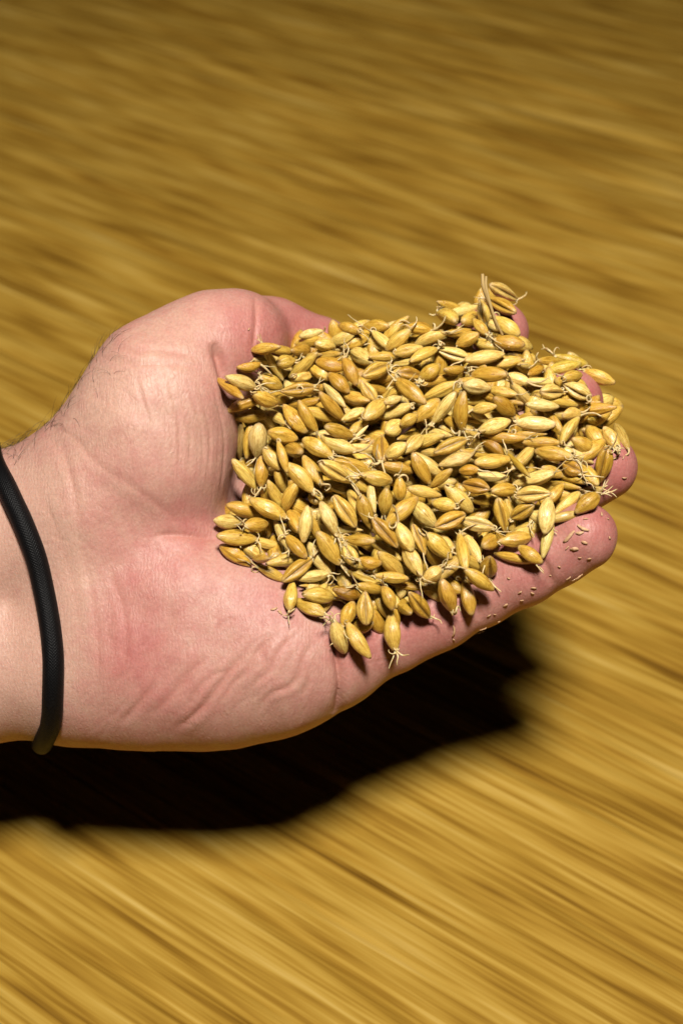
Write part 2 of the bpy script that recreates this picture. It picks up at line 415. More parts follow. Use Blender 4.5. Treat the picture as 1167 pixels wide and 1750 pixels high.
# ------------------------------------------------------------------ height of the palm under any photo pixel
def trace_w(px, py, start=30.0, stop=-70.0):
    px = np.asarray(px, float); wz = np.full(px.shape, start)
    for _ in range(60):
        d = sdf_at(Pv(px, py, wz)); wz = np.maximum(wz - d*0.9, stop)
    return wz
MX0, MY0, MS = 300, 440, 6
mgx, mgy = np.meshgrid(np.arange(MX0, 1160, MS), np.arange(MY0, 1220, MS), indexing='ij')
HANDW = trace_w(mgx, mgy)
def hand_w(px, py):
    a = np.clip((np.asarray(px, float)-MX0)/MS, 0, HANDW.shape[0]-1.01); b = np.clip((np.asarray(py, float)-MY0)/MS, 0, HANDW.shape[1]-1.01)
    i, j = a.astype(int), b.astype(int); u, v = a-i, b-j
    return HANDW[i, j]*(1-u)*(1-v)+HANDW[i+1, j]*u*(1-v)+HANDW[i, j+1]*(1-u)*v+HANDW[i+1, j+1]*u*v

# ------------------------------------------------------------------ wristband
def tube(path, rad, seg=10, closed=False, flat=None):
    path = np.asarray(path, float); n = len(path)
    T = np.roll(path, -1, 0)-np.roll(path, 1, 0) if closed else np.gradient(path, axis=0)
    T /= np.maximum(np.linalg.norm(T, axis=1, keepdims=True), 1e-12)
    ref = np.array([0.31, 0.52, 0.8]); N = np.cross(T[0], ref); N /= np.linalg.norm(N)
    rad = np.broadcast_to(rad, n); V = []
    for i in range(n):
        N = N-T[i]*(N@T[i]); N /= np.linalg.norm(N); Bn = np.cross(T[i], N)
        a = np.arange(seg)*2*math.pi/seg
        V.append(path[i]+rad[i]*(np.cos(a)[:, None]*N+np.sin(a)[:, None]*Bn))
    V = np.concatenate(V); Q = []
    for i in range(n if closed else n-1):
        j = (i+1) % n
        for k in range(seg): Q.append((i*seg+k, j*seg+k, j*seg+(k+1) % seg, i*seg+(k+1) % seg))
    return V, np.array(Q)

def build_band():
    front = [(-22, 768), (0, 806), (32, 865), (60, 930), (80, 1000), (92, 1070), (96, 1130), (94, 1190), (90, 1228), (80, 1256)]
    pts = []
    fw = trace_w([p[0] for p in front], [p[1] for p in front])
    for (x, y), wz in zip(front, fw):
        pts.append(P(x, y, wz) if wz > -60 else P(x, y, -28))
    back = [P(64, 1266, -33), P(34, 1235, -44), P(-15, 1120, -48), P(-35, 1000, -50), P(-45, 900, -49), P(-45, 810, -42), P(-36, 768, -30)]
    ctrl = np.array(pts+back)
    cl = np.concatenate([ctrl[-3:], ctrl, ctrl[:3]])
    cv = curve_pts(cl, 14); s = 14*2; cv = cv[14*3:-(14*2)-1]
    R = 2.55
    for _ in range(6):
        d = sdf_at(cv); cv = cv-(d-R*np.clip(0.55+(cv[:, 1]+46)/14*0.5, 0.12, 0.55))[:, None]*sdf_grad(cv)
        cv = 0.25*np.roll(cv, 1, 0)+0.5*cv+0.25*np.roll(cv, -1, 0)
    V, Q = tube(cv, R, 28, closed=True)
    L = np.concatenate([[0], np.cumsum(np.linalg.norm(np.diff(cv, axis=0), axis=1))])
    me = mesh_np('wristband', to_world(V)-REF, Q)
    lc = np.stack([np.repeat(L, 28), np.tile(np.arange(28)/28*2*math.pi*R, len(cv)), np.zeros(len(V))], -1)
    set_attr(me, 'lc', lc, 'FLOAT_VECTOR')
    n = NT('black_cord')
    at = n.n('ShaderNodeAttribute', attribute_name='lc')
    def wv(rot, sc_):
        mp = n.n('ShaderNodeMapping', inp={'Vector': (at, 1), 'Rotation': (0, 0, rot)})
        return n.n('ShaderNodeTexWave', inp={'Vector': mp, 'Scale': sc_, 'Distortion': 0.6, 'Detail': 1.0})
    h = n.math('MAXIMUM', wv(0.75, 0.62), wv(-0.75, 0.62))
    nz = n.n('ShaderNodeTexNoise', inp={'Vector': (at, 1), 'Scale': 2.2, 'Detail': 4.0})
    hh = n.math('MULTIPLY_ADD', nz, 0.6, h)
    bp = n.n('ShaderNodeBump', inp={'Height': hh, 'Strength': 0.5, 'Distance': 0.00016}); n.link(bp, 0, n.bsdf, 'Normal')
    col = n.ramp(nz, [(0.3, (0.0015, 0.0015, 0.002)), (0.75, (0.007, 0.0068, 0.007))]); base_in(n, col)
    n.set(Roughness=0.45); n.bsdf.inputs['Specular IOR Level'].default_value = 0.13
    o = obj('wristband', me, n.m, loc=REF)
    tag(o, 'black round elastic cord worn around the wrist', 'wristband')
    # loose lint fibres on the cord
    VV, QQ, off = [], [], 0
    for i in range(420):
        k = rng.integers(len(V)); p = V[k]; c = cv[k//28]
        nn = (p-c)/np.linalg.norm(p-c); tdir = rng.normal(size=3); tdir -= nn*(tdir@nn)
        q = [p-nn*0.1, p+nn*0.22+tdir*0.12, p+nn*0.35+tdir*0.35]
        v, f = tube(q, 0.022, 3); VV.append(v); QQ.append(f+off); off += len(v)
    lm = mesh_np('lint', to_world(np.concatenate(VV))-REF, np.concatenate(QQ))
    obj('lint', lm, n.m, parent=o)
build_band()

# ------------------------------------------------------------------ arm hair on the far edge
def build_hair():
    m = NT('hair'); m.set(Base_Color=(0.035, 0.022, 0.014, 1), Roughness=0.45)
    edge = curve_pts([(-10, 782), (20, 762), (60, 732), (100, 692), (150, 640), (190, 592), (215, 566)], 40)
    VV, QQ, off = [], [], 0
    NH = 150
    U = rng.beta(1.0, 1.25, NH); INX = rng.exponential(7, NH)
    E = edge[(U*(len(edge)-1)).astype(int)]
    X, Y = E[:, 0]+INX*0.75, E[:, 1]+INX*0.68
    WZ = trace_w(X, Y); bad = WZ < -60
    X[bad] += 14; Y[bad] += 14; WZ[bad] = trace_w(X[bad], Y[bad])
    keep = WZ > -60; U, INX = U[keep], INX[keep]
    PP = Pv(X[keep], Y[keep], WZ[keep]-rng.uniform(0, 14, keep.sum())*(INX < 14))
    for _ in range(5): PP = PP-sdf_at(PP)[:, None]*sdf_grad(PP)
    GG = sdf_grad(PP).astype(float)
    for u, p, g in zip(U, PP, GG):
        ln = rng.uniform(5.0, 14.0)*(1.0-0.6*u)
        tn = np.array([0.5, 0.75, -0.15])+rng.normal(0, 0.35, 3); tn -= g*(tn@g); tn /= np.linalg.norm(tn)
        bend = rng.normal(0, 2.8)
        d = g*rng.uniform(0.2, 0.7)+tn*0.9; d /= np.linalg.norm(d)
        pts = [p.copy()]
        for k in range(10):
            d = d+(-0.07*g+0.12*bend*np.cross(g, tn)+rng.normal(0, 0.06, 3)); d /= np.linalg.norm(d)
            pts.append(pts[-1]+d*ln/10)
        v, f = tube(pts, np.linspace(0.036, 0.012, 11), 4); VV.append(v); QQ.append(f+off); off += len(v)
    me = mesh_np('arm_hair', to_world(np.concatenate(VV))-REF, np.concatenate(QQ))
    o = obj('arm_hair', me, m.m, parent=person)
    o['label'] = 'dark curly hairs on the wrist below the thumb'
build_hair()

# ------------------------------------------------------------------ grains traced from the photograph, tile by tile
TILE = {'A': (350, 540), 'B': (530, 520), 'C': (710, 460), 'D': (880, 580), 'H': (380, 720), 'I': (550, 700), 'F': (720, 640), 'G': (880, 760),
        'P': (350, 880), 'J': (520, 880), 'K': (700, 820), 'N': (540, 960)}
ZS = 5.835
# x1 y1 x2 y2 width layer(0 top,1 middle,2 deep) flags: c crease to camera, p pale husk, d dark, o orange, g greenish, r rootlets, e seen end-on
TRACE = {
'A': """480 330 740 320 120 0|340 530 545 480 110 0 o|215 615 500 700 150 0 r|690 340 820 340 100 1|890 360 1020 330 130 0 e|720 480 905 430 130 0|650 430 720 540 90 1 p
575 440 680 430 100 1|840 590 1115 390 120 0|880 640 1080 570 100 0 o|570 620 760 710 145 0 r|540 800 670 840 165 0 eo|690 800 815 860 120 1 r|770 750 1085 715 140 0 cr|1040 760 1167 720 90 1 p
850 880 1130 850 100 1|790 890 1010 1160 165 0|950 870 1110 1140 140 0|355 900 480 850 130 1|380 1000 530 990 130 1|545 960 690 1110 90 1 p|660 960 770 1040 100 1 p|200 680 300 760 110 2|300 830 370 850 80 2
950 260 1130 250 100 1|960 200 1160 150 100 0|430 590 520 560 90 2|760 690 850 680 90 2""",
'B': """290 200 490 270 110 0|380 400 540 300 150 1|60 400 240 420 130 0|245 370 380 320 120 1|240 430 385 440 130 1|80 570 330 630 150 0 o|-10 590 180 740 140 0|70 510 270 510 90 1|-30 530 65 530 90 1
345 540 460 780 125 0 r|440 470 590 580 150 1|190 700 375 870 145 0|600 530 840 520 110 0|530 720 790 600 150 0 cr|840 490 1110 430 120 0 o|560 300 700 420 130 1|690 330 770 410 110 1 p|780 440 970 270 130 0
770 320 920 180 120 1|580 220 720 230 130 1 e|720 170 830 150 70 2|720 300 830 210 110 2|985 230 1190 260 120 0 o|950 370 1090 330 90 1|1040 390 1200 320 110 1|820 590 1000 590 80 1|680 740 860 680 120 1 p
880 690 1110 710 150 0 cr|870 750 1125 980 150 0|520 770 640 950 130 0 c|650 850 745 870 110 2|750 780 870 780 100 2|390 900 520 950 140 1 eo|320 900 430 970 110 1|180 840 305 980 100 1|20 850 165 850 90 1 p
110 900 330 1140 130 0 r|50 1080 210 1120 120 1 o|330 1150 525 1050 100 0|540 1150 760 940 165 0|730 1100 970 1030 120 1|720 950 890 860 110 1|750 980 900 930 90 0 p|500 1000 600 1000 100 2|480 1110 550 1090 80 2|910 1150 1050 1090 80 1|1085 980 1200 980 130 2""",
'C': """-40 920 215 785 130 0 r|735 180 1020 280 130 0 c|735 270 970 450 130 0 cr|650 320 690 530 120 0 c|800 480 1010 650 140 0|590 500 700 650 110 0 r|720 480 800 600 100 1 d|220 400 420 560 160 0 r|310 370 410 400 100 1|420 430 520 400 90 1 r
-10 590 160 600 130 1|0 740 300 640 140 0 r|370 640 510 620 100 1|420 740 610 660 130 0 o|220 720 390 730 80 1 r|260 810 480 880 130 1 c|610 710 820 790 130 0|770 700 1070 760 150 0 r|480 910 890 840 140 0|690 960 1060 900 130 1
160 900 250 900 100 2|60 1090 230 970 140 0 r|280 1020 480 990 110 0 r|150 1130 310 1090 110 1|550 1040 910 1060 150 0 r|450 1120 700 1110 80 1|480 990 620 990 100 2|900 1050 1130 1130 120 0 p|1030 980 1140 980 110 1""",
'D': """430 170 680 240 100 1 g|310 320 650 240 140 0 g|430 400 700 330 110 0|700 320 960 430 140 0 r|100 370 300 260 100 0 o|300 220 400 210 90 1|500 450 730 570 150 0 c|140 420 400 430 100 1|250 530 480 520 150 0 c|0 500 110 600 130 1
110 650 430 670 110 0|340 620 530 640 90 1|440 600 640 630 80 1|300 690 450 940 120 0|0 830 395 850 150 0 p|60 770 280 740 70 2|470 760 660 740 130 0 p|450 1030 620 790 130 0|560 650 720 640 80 2|690 710 940 690 120 1 o
660 820 890 790 80 1 g|740 930 880 950 140 1 r|900 880 1010 1080 130 0 pr|1040 870 1090 1080 110 1 d|1020 800 1110 850 90 2 d|570 1000 770 1100 150 0|110 1030 420 1040 130 0|-20 980 60 1020 140 2|40 950 230 940 80 1 r|80 280 150 300 90 2|130 240 240 230 60 2|550 1120 660 1140 80 2""",
'H': """190 50 160 350 95 1|290 40 240 350 110 1|370 20 340 370 185 0 r|480 110 730 170 150 0 o|420 290 560 470 135 0|560 215 640 490 100 0|630 250 770 310 140 1 er|650 410 910 700 160 0 r|390 370 390 640 140 0|800 170 1110 360 160 0 r
810 340 990 640 145 0 r|190 480 290 600 130 1 r|300 500 340 580 60 2|560 480 620 690 135 0|740 630 620 870 140 0|460 610 600 860 110 0|270 770 640 970 160 0 r|100 850 340 920 150 1 or|770 760 870 720 90 2|660 900 760 1080 130 1 o
845 860 815 1190 130 0|890 980 960 1160 90 1|980 800 1140 1140 150 0 r|980 980 1090 1160 90 1|230 1040 450 1020 140 0 r|0 1000 110 1010 140 1 r|740 380 800 420 70 2|360 680 460 740 100 2|340 770 450 770 80 2""",
'I': """0 270 340 420 160 0|50 180 310 260 130 0 r|285 230 450 120 110 1|290 320 460 160 40 0 p|0 540 285 710 160 0 c|190 530 400 590 140 1|310 450 480 560 150 1 r|60 740 270 800 130 2|280 650 410 760 130 1|410 650 680 710 150 0 r
340 380 510 390 100 1|410 290 530 330 80 2|600 260 590 520 170 0 cr|650 460 830 350 140 0 p|580 550 890 610 140 0 r|830 420 990 270 140 0 o|640 240 790 130 160 0 r|530 180 620 230 100 2|790 150 940 60 130 0|960 330 1150 280 130 1
800 280 960 230 70 2|900 430 1080 750 140 0|960 470 1150 620 150 1|770 680 780 890 130 0 r|640 800 620 1040 140 0|490 780 510 950 90 1|660 1130 930 900 170 0|280 820 360 1000 100 1 o|390 880 480 1160 150 1 d|140 880 320 1150 160 0 c
910 930 1120 1140 180 0|780 500 900 570 80 2|60 870 150 900 80 2|1080 920 1167 960 80 2|680 720 720 860 70 2|990 430 1120 430 90 2""",
'F': """-70 470 175 250 150 0|110 480 330 190 120 0 r|400 200 400 540 150 0 r|60 220 310 110 130 1|430 250 620 240 120 1|430 110 670 140 150 0|670 140 950 210 110 0|650 200 930 280 110 1|730 240 920 400 150 0 d|530 350 725 320 110 0
470 350 630 450 90 1 p|460 440 610 470 60 1 p|570 560 890 460 150 0 r|600 410 730 420 60 2 p|680 610 980 640 110 1 o|820 720 980 700 90 2|620 650 790 790 120 2 d|440 560 590 720 140 2 d|210 540 370 620 120 2|260 460 350 530 100 2
120 780 465 640 140 0 c|170 910 500 800 140 0 r|490 790 640 830 110 1|550 880 890 840 150 0|390 960 560 950 110 0 o|540 1000 780 1020 100 1|100 1120 280 960 110 0|870 770 1050 1020 70 0 g|980 600 1080 640 80 2|70 570 200 600 90 2|0 750 120 780 70 2|130 840 270 830 80 2""",
'G': """230 60 530 120 140 0 r|20 180 150 50 130 1|0 390 360 290 140 0|20 500 340 490 160 0 c|310 580 480 400 130 0|400 670 630 490 130 0|590 680 840 490 160 0 r|640 500 820 450 120 1|680 210 800 400 130 0 r|490 180 640 280 150 0 cr
560 90 660 130 110 1|900 80 860 320 160 1 cd|830 400 890 450 90 2 r|270 230 470 310 110 0 p|460 280 610 360 90 1|330 380 600 430 80 1|350 520 280 890 165 0|380 800 270 1100 110 1 g|170 720 280 580 110 1|-20 720 155 610 140 0 c
20 840 270 820 120 1|-150 960 150 920 150 0|50 1030 250 1160 130 0|-140 1100 110 1150 110 1|400 740 560 700 90 2 d|600 560 680 600 80 2""",
'P': """130 200 510 240 165 0 r|165 310 450 500 140 0 o|410 300 540 400 140 1|510 250 690 300 110 1 r|490 440 620 430 90 1|650 480 930 430 140 1|580 540 760 630 100 1 r|870 670 850 930 140 0 r|720 670 790 760 80 2|820 210 1000 410 130 0 r
740 150 800 260 100 1|780 240 830 380 70 2|770 660 1080 430 150 0 c|300 110 380 110 60 2""",
'J': """10 790 290 830 165 0|-90 860 190 980 150 1 r|330 750 520 800 150 1 d|610 790 610 1070 165 0 c|480 890 390 1090 140 0|790 720 870 930 145 0 r|740 860 860 1000 120 2 d|930 850 1040 960 130 2 d|150 170 350 480 170 0 r|50 300 240 570 140 1 r
0 620 150 600 110 1|410 310 510 500 140 0 cr|560 450 750 490 140 0 r|380 240 710 260 130 0|480 170 600 160 70 2|330 150 490 150 80 2|690 30 920 320 150 0 cr|930 90 1060 340 150 0|1010 330 1150 600 160 0 r|1090 110 1190 380 110 0 c
790 420 940 560 150 1 r|690 600 1040 640 110 1 r|510 580 690 640 110 1|540 700 780 750 110 1 r|750 310 880 390 100 2|660 280 740 360 80 2|260 900 330 990 70 2 r|960 700 1110 720 80 2|20 700 240 700 60 2|310 260 360 400 70 1""",
'N': """740 520 790 890 165 0 r|170 570 290 930 165 0 r|300 620 530 960 140 0|930 310 1120 550 150 0 c""",
'K': """0 90 290 150 120 0|240 230 440 270 140 0|340 50 630 320 170 0|520 30 800 100 150 0 c|840 110 1050 110 150 0 er|640 200 830 200 110 1 r|880 200 950 500 140 0 c|960 240 1020 480 110 1|240 470 560 340 160 0 c|510 400 840 480 150 0 c
710 660 940 540 160 0 r|170 540 410 780 170 0|270 530 440 690 100 1 p|510 560 540 880 125 0 r|560 580 670 770 120 1 p|580 800 700 860 110 1 d|330 930 490 800 150 1 d|140 1000 300 890 140 0 or|210 740 310 840 120 2 d|560 900 820 1090 150 0
310 980 440 1340 170 0 r|552 1003 607 1324 140 0 r|780 750 800 980 165 0 cdr|390 540 520 560 90 2""",
}
recs = []
for tl, txt in TRACE.items():
    ox, oy = TILE[tl]
    for e in txt.replace('\n', '|').split('|'):
        q = e.split(); v = [float(x) for x in q[:6]]; fl = q[6] if len(q) > 6 else ''
        recs.append((ox+v[0]/ZS, oy+v[1]/ZS, ox+v[2]/ZS, oy+v[3]/ZS, v[4]/ZS, int(v[5]), fl))

recs.sort(key=lambda q: (q[5] == 2, -q[4]*math.hypot(q[2]-q[0], q[3]-q[1]) if q[5] == 2 else 0))
recs = recs[:300]
# heap top surface (mm towards the camera)
OUTLINE = np.array([(395, 650), (430, 595), (510, 565), (580, 545), (650, 540), (735, 545), (800, 500), (850, 485), (905, 560), (915, 605), (985, 600), (1045, 650), (1070, 730), (1060, 780),
                    (1020, 870), (960, 930), (905, 965), (840, 960), (830, 1010), (690, 1060), (600, 1110), (570, 1090), (510, 1040), (470, 990), (365, 920), (375, 860), (405, 840), (400, 740)], float)
def in_poly(x, y, poly):
    c = np.zeros(np.shape(x), bool)
    for (ax, ay), (bx, by) in zip(poly, np.roll(poly, -1, 0)):
        c ^= ((ay > y) != (by > y)) & (x < (bx-ax)*(y-ay)/(by-ay+1e-9)+ax)
    return c
def heap_w(px, py):
    px, py = np.asarray(px, float), np.asarray(py, float)
    d, _ = seg_dist(px, py, np.vstack([OUTLINE, OUTLINE[:1]])); d = np.where(in_poly(px, py, OUTLINE), d, 0)
    wz = -20+(py-560)/520*25+10.5*(1-np.exp(-d/80))
    return np.maximum(wz, hand_w(px, py)+2.0+5.0*(1-np.exp(-(d/45)**1.5)))

LAY = {0: 0.0, 1: -2.3, 2: -4.6}
class Gr: pass
grains = []
for (x1, y1, x2, y2, wd, lay, fl) in recs:
    g = Gr(); g.c = np.array([(x1+x2)/2, (y1+y2)/2]); g.lay, g.fl = lay, fl
    ang = math.atan2(-(y2-y1), x2-x1); lpx = math.hypot(x2-x1, y2-y1)
    full = max(lpx*1.02, rng.normal(64, 6)) if 'p' not in fl or lpx < 40 else lpx*1.03
    if lay == 0 and 'e' not in fl: full = max(lpx*1.02, min(full, lpx*1.22))
    full = min(full, 80)
    g.len = full/7.0; g.wid = min(max(wd*1.10, 0.43*full), 0.55*full)/7.0 if wd > 60 and 'p' not in fl else wd*1.06/7.0
    ct = min(1.0, lpx*1.03/full); tilt = math.acos(ct)*(0.85 if 'e' in fl else 0.55)
    g.tilt = tilt*random.choice((-1, 1)); g.ang = ang
    if 'e' not in fl and 'p' not in fl:
        g.tilt += random.gauss(0, 0.26); g.len = min(g.len/max(math.cos(g.tilt), 0.75)**0.6, 11.6)
    g.w = float(heap_w(*g.c))+LAY[lay]; grains.append(g)

# settle: move grains along the line of sight and rock them until they touch instead of crossing
NS = 5
sK = np.linspace(-0.40, 0.40, NS); rK = np.array([0.55, 0.86, 1.0, 0.86, 0.52])
N = len(grains)
c = np.array([g.c for g in grains]); ln = np.array([g.len for g in grains]); wd_ = np.array([g.wid for g in grains])
ang = np.array([g.ang for g in grains]); tilt = np.array([g.tilt for g in grains]); wz = np.array([g.w for g in grains]); w0 = wz.copy(); t0 = tilt.copy()
lay = np.array([g.lay for g in grains]); pr = -lay*10.0+np.random.default_rng(3).uniform(-0.5, 0.5, N)
cmm = np.stack([(c[:, 0]-IMG_W/2)/7, (IMG_H/2-c[:, 1])/7], 1)
ii, jj = np.triu_indices(N, 1)
near = np.hypot(*(cmm[ii]-cmm[jj]).T) < 11; ii, jj = ii[near], jj[near]
top = np.where(pr[ii] > pr[jj], ii, jj); bot = np.where(pr[ii] > pr[jj], jj, ii)
for it in range(100):
    ax = np.stack([np.cos(tilt)*np.cos(ang), np.cos(tilt)*np.sin(ang)], 1); az = np.sin(tilt)
    sx = cmm[:, None, :]+(sK[None, :]*ln[:, None])[..., None]*ax[:, None, :]
    sz = wz[:, None]+sK[None, :]*(ln*az)[:, None]
    sr = rK[None, :]*(wd_*0.5)[:, None]
    dw = np.zeros(N); dt = np.zeros(N); cnt = np.ones(N)
    for a in range(NS):
        for b in range(NS):
            dxy2 = ((sx[top, a]-sx[bot, b])**2).sum(1); rs = (sr[top, a]+sr[bot, b])*0.86
            m = dxy2 < rs*rs
            need = np.sqrt(np.maximum(rs*rs-dxy2, 0))-(sz[top, a]-sz[bot, b])
            m &= (need > 0) & (need < 7)
            push = need[m]*0.5; tt, bb = top[m], bot[m]
            bc = lambda ix, wt: np.bincount(ix, wt, N)
            dw += bc(tt, push)-bc(bb, push); cnt += bc(tt, None)+bc(bb, None)
            dt += bc(tt, push*sK[a]*2.2/ln[tt])-bc(bb, push*sK[b]*2.2/ln[bb])
    wz += 1.2*dw/cnt; tilt += 2.0*dt/cnt
    spx = sx[..., 0]*7+IMG_W/2; spy = IMG_H/2-sx[..., 1]*7
    pen = np.maximum(hand_w(spx, spy)+sr*0.84-sz, 0)
    wz += pen.max(1)*0.6; tilt += 0.6*((pen*sK).sum(1)/ln)
    wz += 0.04*(w0-wz); tilt += 0.05*(t0-tilt); tilt = np.clip(tilt, -1.15, 1.15)

# ------------------------------------------------------------------ grain meshes (unit length along x)
def grain_mesh(name, kind, seed, seg=40, rings=20):
    r = np.random.default_rng(seed); V, lc = [], []
    bendv = r.normal(0, 0.03); asym = r.uniform(-0.06, 0.06)
    ph = r.uniform(0, 6.28, 8)
    for i in range(rings+1):
        t = i/rings; x = -0.5+t
        tt = np.clip(t+asym*math.sin(math.pi*t), 0, 1)
        pr_ = max(math.sin(math.pi*tt**0.94), 0)**0.66
        # blunt, slightly frayed germ end and drawn out tip
        neck = 0.13*math.exp(-((t-0.0)/0.06)**2)+0.10*math.exp(-((t-1.0)/0.05)**2)
        rad = 0.5*max(pr_, 0.0)*0.985+neck*0.5
        for k in range(seg):
            a = 2*math.pi*k/seg; ca, sa = math.cos(a), math.sin(a)
            rr = rad
            env = math.sin(math.pi*t)**0.6 if 0 < t < 1 else 0
            rr *= 1+0.045*env*(abs(math.cos(2.5*a+ph[0]*0.1))**0.5*2-1.4)+0.012*env*math.sin(9*a+ph[1])+0.025*math.sin(3*a+ph[2]+3*t)*env
            if kind == 'crease':        # furrow on +z
                dv = (a-math.pi/2+math.pi) % (2*math.pi)-math.pi
                rr *= 1-0.55*env*math.exp(-(dv/0.21)**2)+0.10*env*math.exp(-((abs(dv)-0.55)/0.25)**2)
            fl_ = 0.90 if kind != 'husk' else 0.55
            y, z = rr*ca, rr*sa*fl_
            z += bendv*math.sin(math.pi*t)*1.2; y += 0.5*bendv*math.cos(math.pi*t*1.3)
            if kind == 'husk': z += -0.16*(y/0.5)**2*env+0.05*math.sin(6*t+ph[3])*ca
            if kind == 'curved': z += 0.10*math.sin(math.pi*t)-0.05; y += 0.16*(t-0.5)**2*2
            if kind == 'germ':           # swollen sprout running under the husk
                dv = (a-1.25+math.pi) % (2*math.pi)-math.pi
                s_ = 0.17*math.exp(-(dv/0.26)**2)*(1/(1+math.exp((t-0.58)*26)))*env
                y += s_*ca*0.6; z += s_*sa*0.6
            V.append((x, y, z)); lc.append((x, rr*ca, rr*sa))
    Q = []
    for i in range(rings):
        for k in range(seg): Q.append((i*seg+k, i*seg+(k+1) % seg, (i+1)*seg+(k+1) % seg, (i+1)*seg+k))
    # end caps: fold quads to the ring centre
    nV = len(V); V.append((-0.49, 0, V[0][2]*0)); V.append((0.49, 0, 0)); lc += [(-0.5, 0, 0), (0.5, 0, 0)]
    for k in range(0, seg, 2):
        Q.append((nV, (k+2) % seg, k+1, k)); b = rings*seg
        Q.append((nV+1, b+k, b+k+1, b+(k+2) % seg))
    return np.array(V), np.array(Q), np.array(lc)
KINDS = [('plain', 1), ('plain', 2), ('plain', 3), ('germ', 4), ('germ', 5), ('curved', 6), ('crease', 7), ('crease', 8), ('crease', 9), ('husk', 10), ('husk', 11)]

def grain_mat(bulk):
    n = NT('malt_bulk' if bulk else 'malt')
    at = n.n('ShaderNodeAttribute', attribute_name='lc')
    oi = n.n('ShaderNodeObjectInfo')
    if bulk: ra = n.n('ShaderNodeAttribute', attribute_name='rnd'); rnd = n.math('ADD', n.n('ShaderNodeMath', operation='ADD', inp={0: (ra, 2), 1: 0.0}), 0.0)
    else: rnd = n.n('ShaderNodeMath', operation='ADD', inp={0: (oi, 'Random'), 1: 0.0})
    shift = n.n('ShaderNodeCombineXYZ', inp={0: n.math('MULTIPLY', rnd, 37.0), 1: n.math('MULTIPLY', rnd, 91.0), 2: n.math('MULTIPLY', rnd, 53.0)})
    vec = n.n('ShaderNodeVectorMath', operation='ADD', inp={0: (at, 1), 1: shift})
    def nz(scl, s=1.0, det=3):
        mp = n.n('ShaderNodeMapping', inp={'Vector': vec, 'Scale': scl}); return n.n('ShaderNodeTexNoise', inp={'Vector': mp, 'Scale': s, 'Detail': det, 'Roughness': 0.6})
    fib = nz((2.2, 26, 26)); blot = nz((4, 5, 5), 1.0, 2); spk = nz((22, 26, 26), 1.0, 2)
    base = n.ramp(rnd, [(0.0, (0.56, 0.315, 0.038)), (0.3, (0.70, 0.435, 0.062)), (0.65, (0.78, 0.53, 0.100)), (1.0, (0.87, 0.66, 0.22))])
    fr = n.ramp(fib, [(0.30, (0.72, 0.62, 0.50)), (0.52, (1, 1, 1)), (0.72, (1.16, 1.20, 1.45))])
    c = n.mix(0.85, base, fr, 'MULTIPLY')
    br = n.ramp(blot, [(0.32, (0.70, 0.58, 0.42)), (0.55, (1, 1, 1)), (0.75, (1.14, 1.16, 1.25))])
    c = n.mix(0.8, c, br, 'MULTIPLY')
    sx_ = n.n('ShaderNodeSeparateXYZ', inp={0: (at, 1)})
    an = n.n('ShaderNodeMath', operation='ARCTAN2', inp={0: (sx_, 2), 1: (sx_, 1)})
    nerve = n.math('ABSOLUTE', n.math('SINE', n.math('MULTIPLY_ADD', an, 2.5, n.math('MULTIPLY', blot, 0.5))))
    c = n.mix(0.75, c, n.ramp(nerve, [(0.0, (0.62, 0.50, 0.34)), (0.12, (0.86, 0.80, 0.70)), (0.24, (1.12, 1.14, 1.25)), (0.5, (1, 1, 1))]), 'MULTIPLY')
    tip = n.math('ABSOLUTE', sx_)
    tipm = n.ramp(n.math('MULTIPLY_ADD', fib, 0.10, tip), [(0.40, (0, 0, 0)), (0.54, (1, 1, 1))])
    c = n.mix(n.math('MULTIPLY', tipm, 0.55), c, (0.60, 0.42, 0.20, 1))
    tipd = n.ramp(n.math('MULTIPLY_ADD', spk, 0.12, tip), [(0.52, (0, 0, 0)), (0.57, (1, 1, 1))])
    c = n.mix(n.math('MULTIPLY', tipd, 0.55), c, (0.17, 0.09, 0.03, 1))
    if not bulk:
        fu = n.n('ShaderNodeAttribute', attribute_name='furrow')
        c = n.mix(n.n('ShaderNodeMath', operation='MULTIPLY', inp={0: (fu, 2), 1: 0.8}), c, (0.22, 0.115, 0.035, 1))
        tint = n.n('ShaderNodeMix', data_type='RGBA', blend_type='MULTIPLY'); tint.inputs[0].default_value = 1.0
        n.link(c, 2, tint, 6); n.link(oi, 'Color', tint, 7); c = tint
    base_in(n, c)
    rg = n.math('MULTIPLY_ADD', blot, 0.28, 0.16); n.link(rg, 0, n.bsdf, 'Roughness')
    n.bsdf.inputs['Specular IOR Level'].default_value = 0.55
    n.bsdf.inputs['Coat Weight'].default_value = 0.12; n.bsdf.inputs['Coat Roughness'].default_value = 0.16
    n.bsdf.inputs['Subsurface Weight'].default_value = 0.2; n.bsdf.inputs['Subsurface Scale'].default_value = 0.001
    n.bsdf.inputs['Subsurface Radius'].default_value = (1.0, 0.6, 0.2)
    h = n.math('MULTIPLY_ADD', fib, 1.0, n.math('MULTIPLY', spk, 0.25))
    bp = n.n('ShaderNodeBump', inp={'Height': h, 'Strength': 0.40, 'Distance': 0.0004}); n.link(bp, 0, n.bsdf, 'Normal')
    return n.m
GM = grain_mat(False)
GMESH = {}
for kn, sd in KINDS:
    V, Q, lc = grain_mesh('barley_grain', kn, sd)
    me = mesh_np('barley_grain', V, Q); set_attr(me, 'lc', lc, 'FLOAT_VECTOR'); me.materials.append(GM)
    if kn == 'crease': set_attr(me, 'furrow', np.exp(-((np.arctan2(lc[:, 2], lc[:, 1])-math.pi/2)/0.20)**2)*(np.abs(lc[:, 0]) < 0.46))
    GMESH.setdefault(kn, []).append(me)

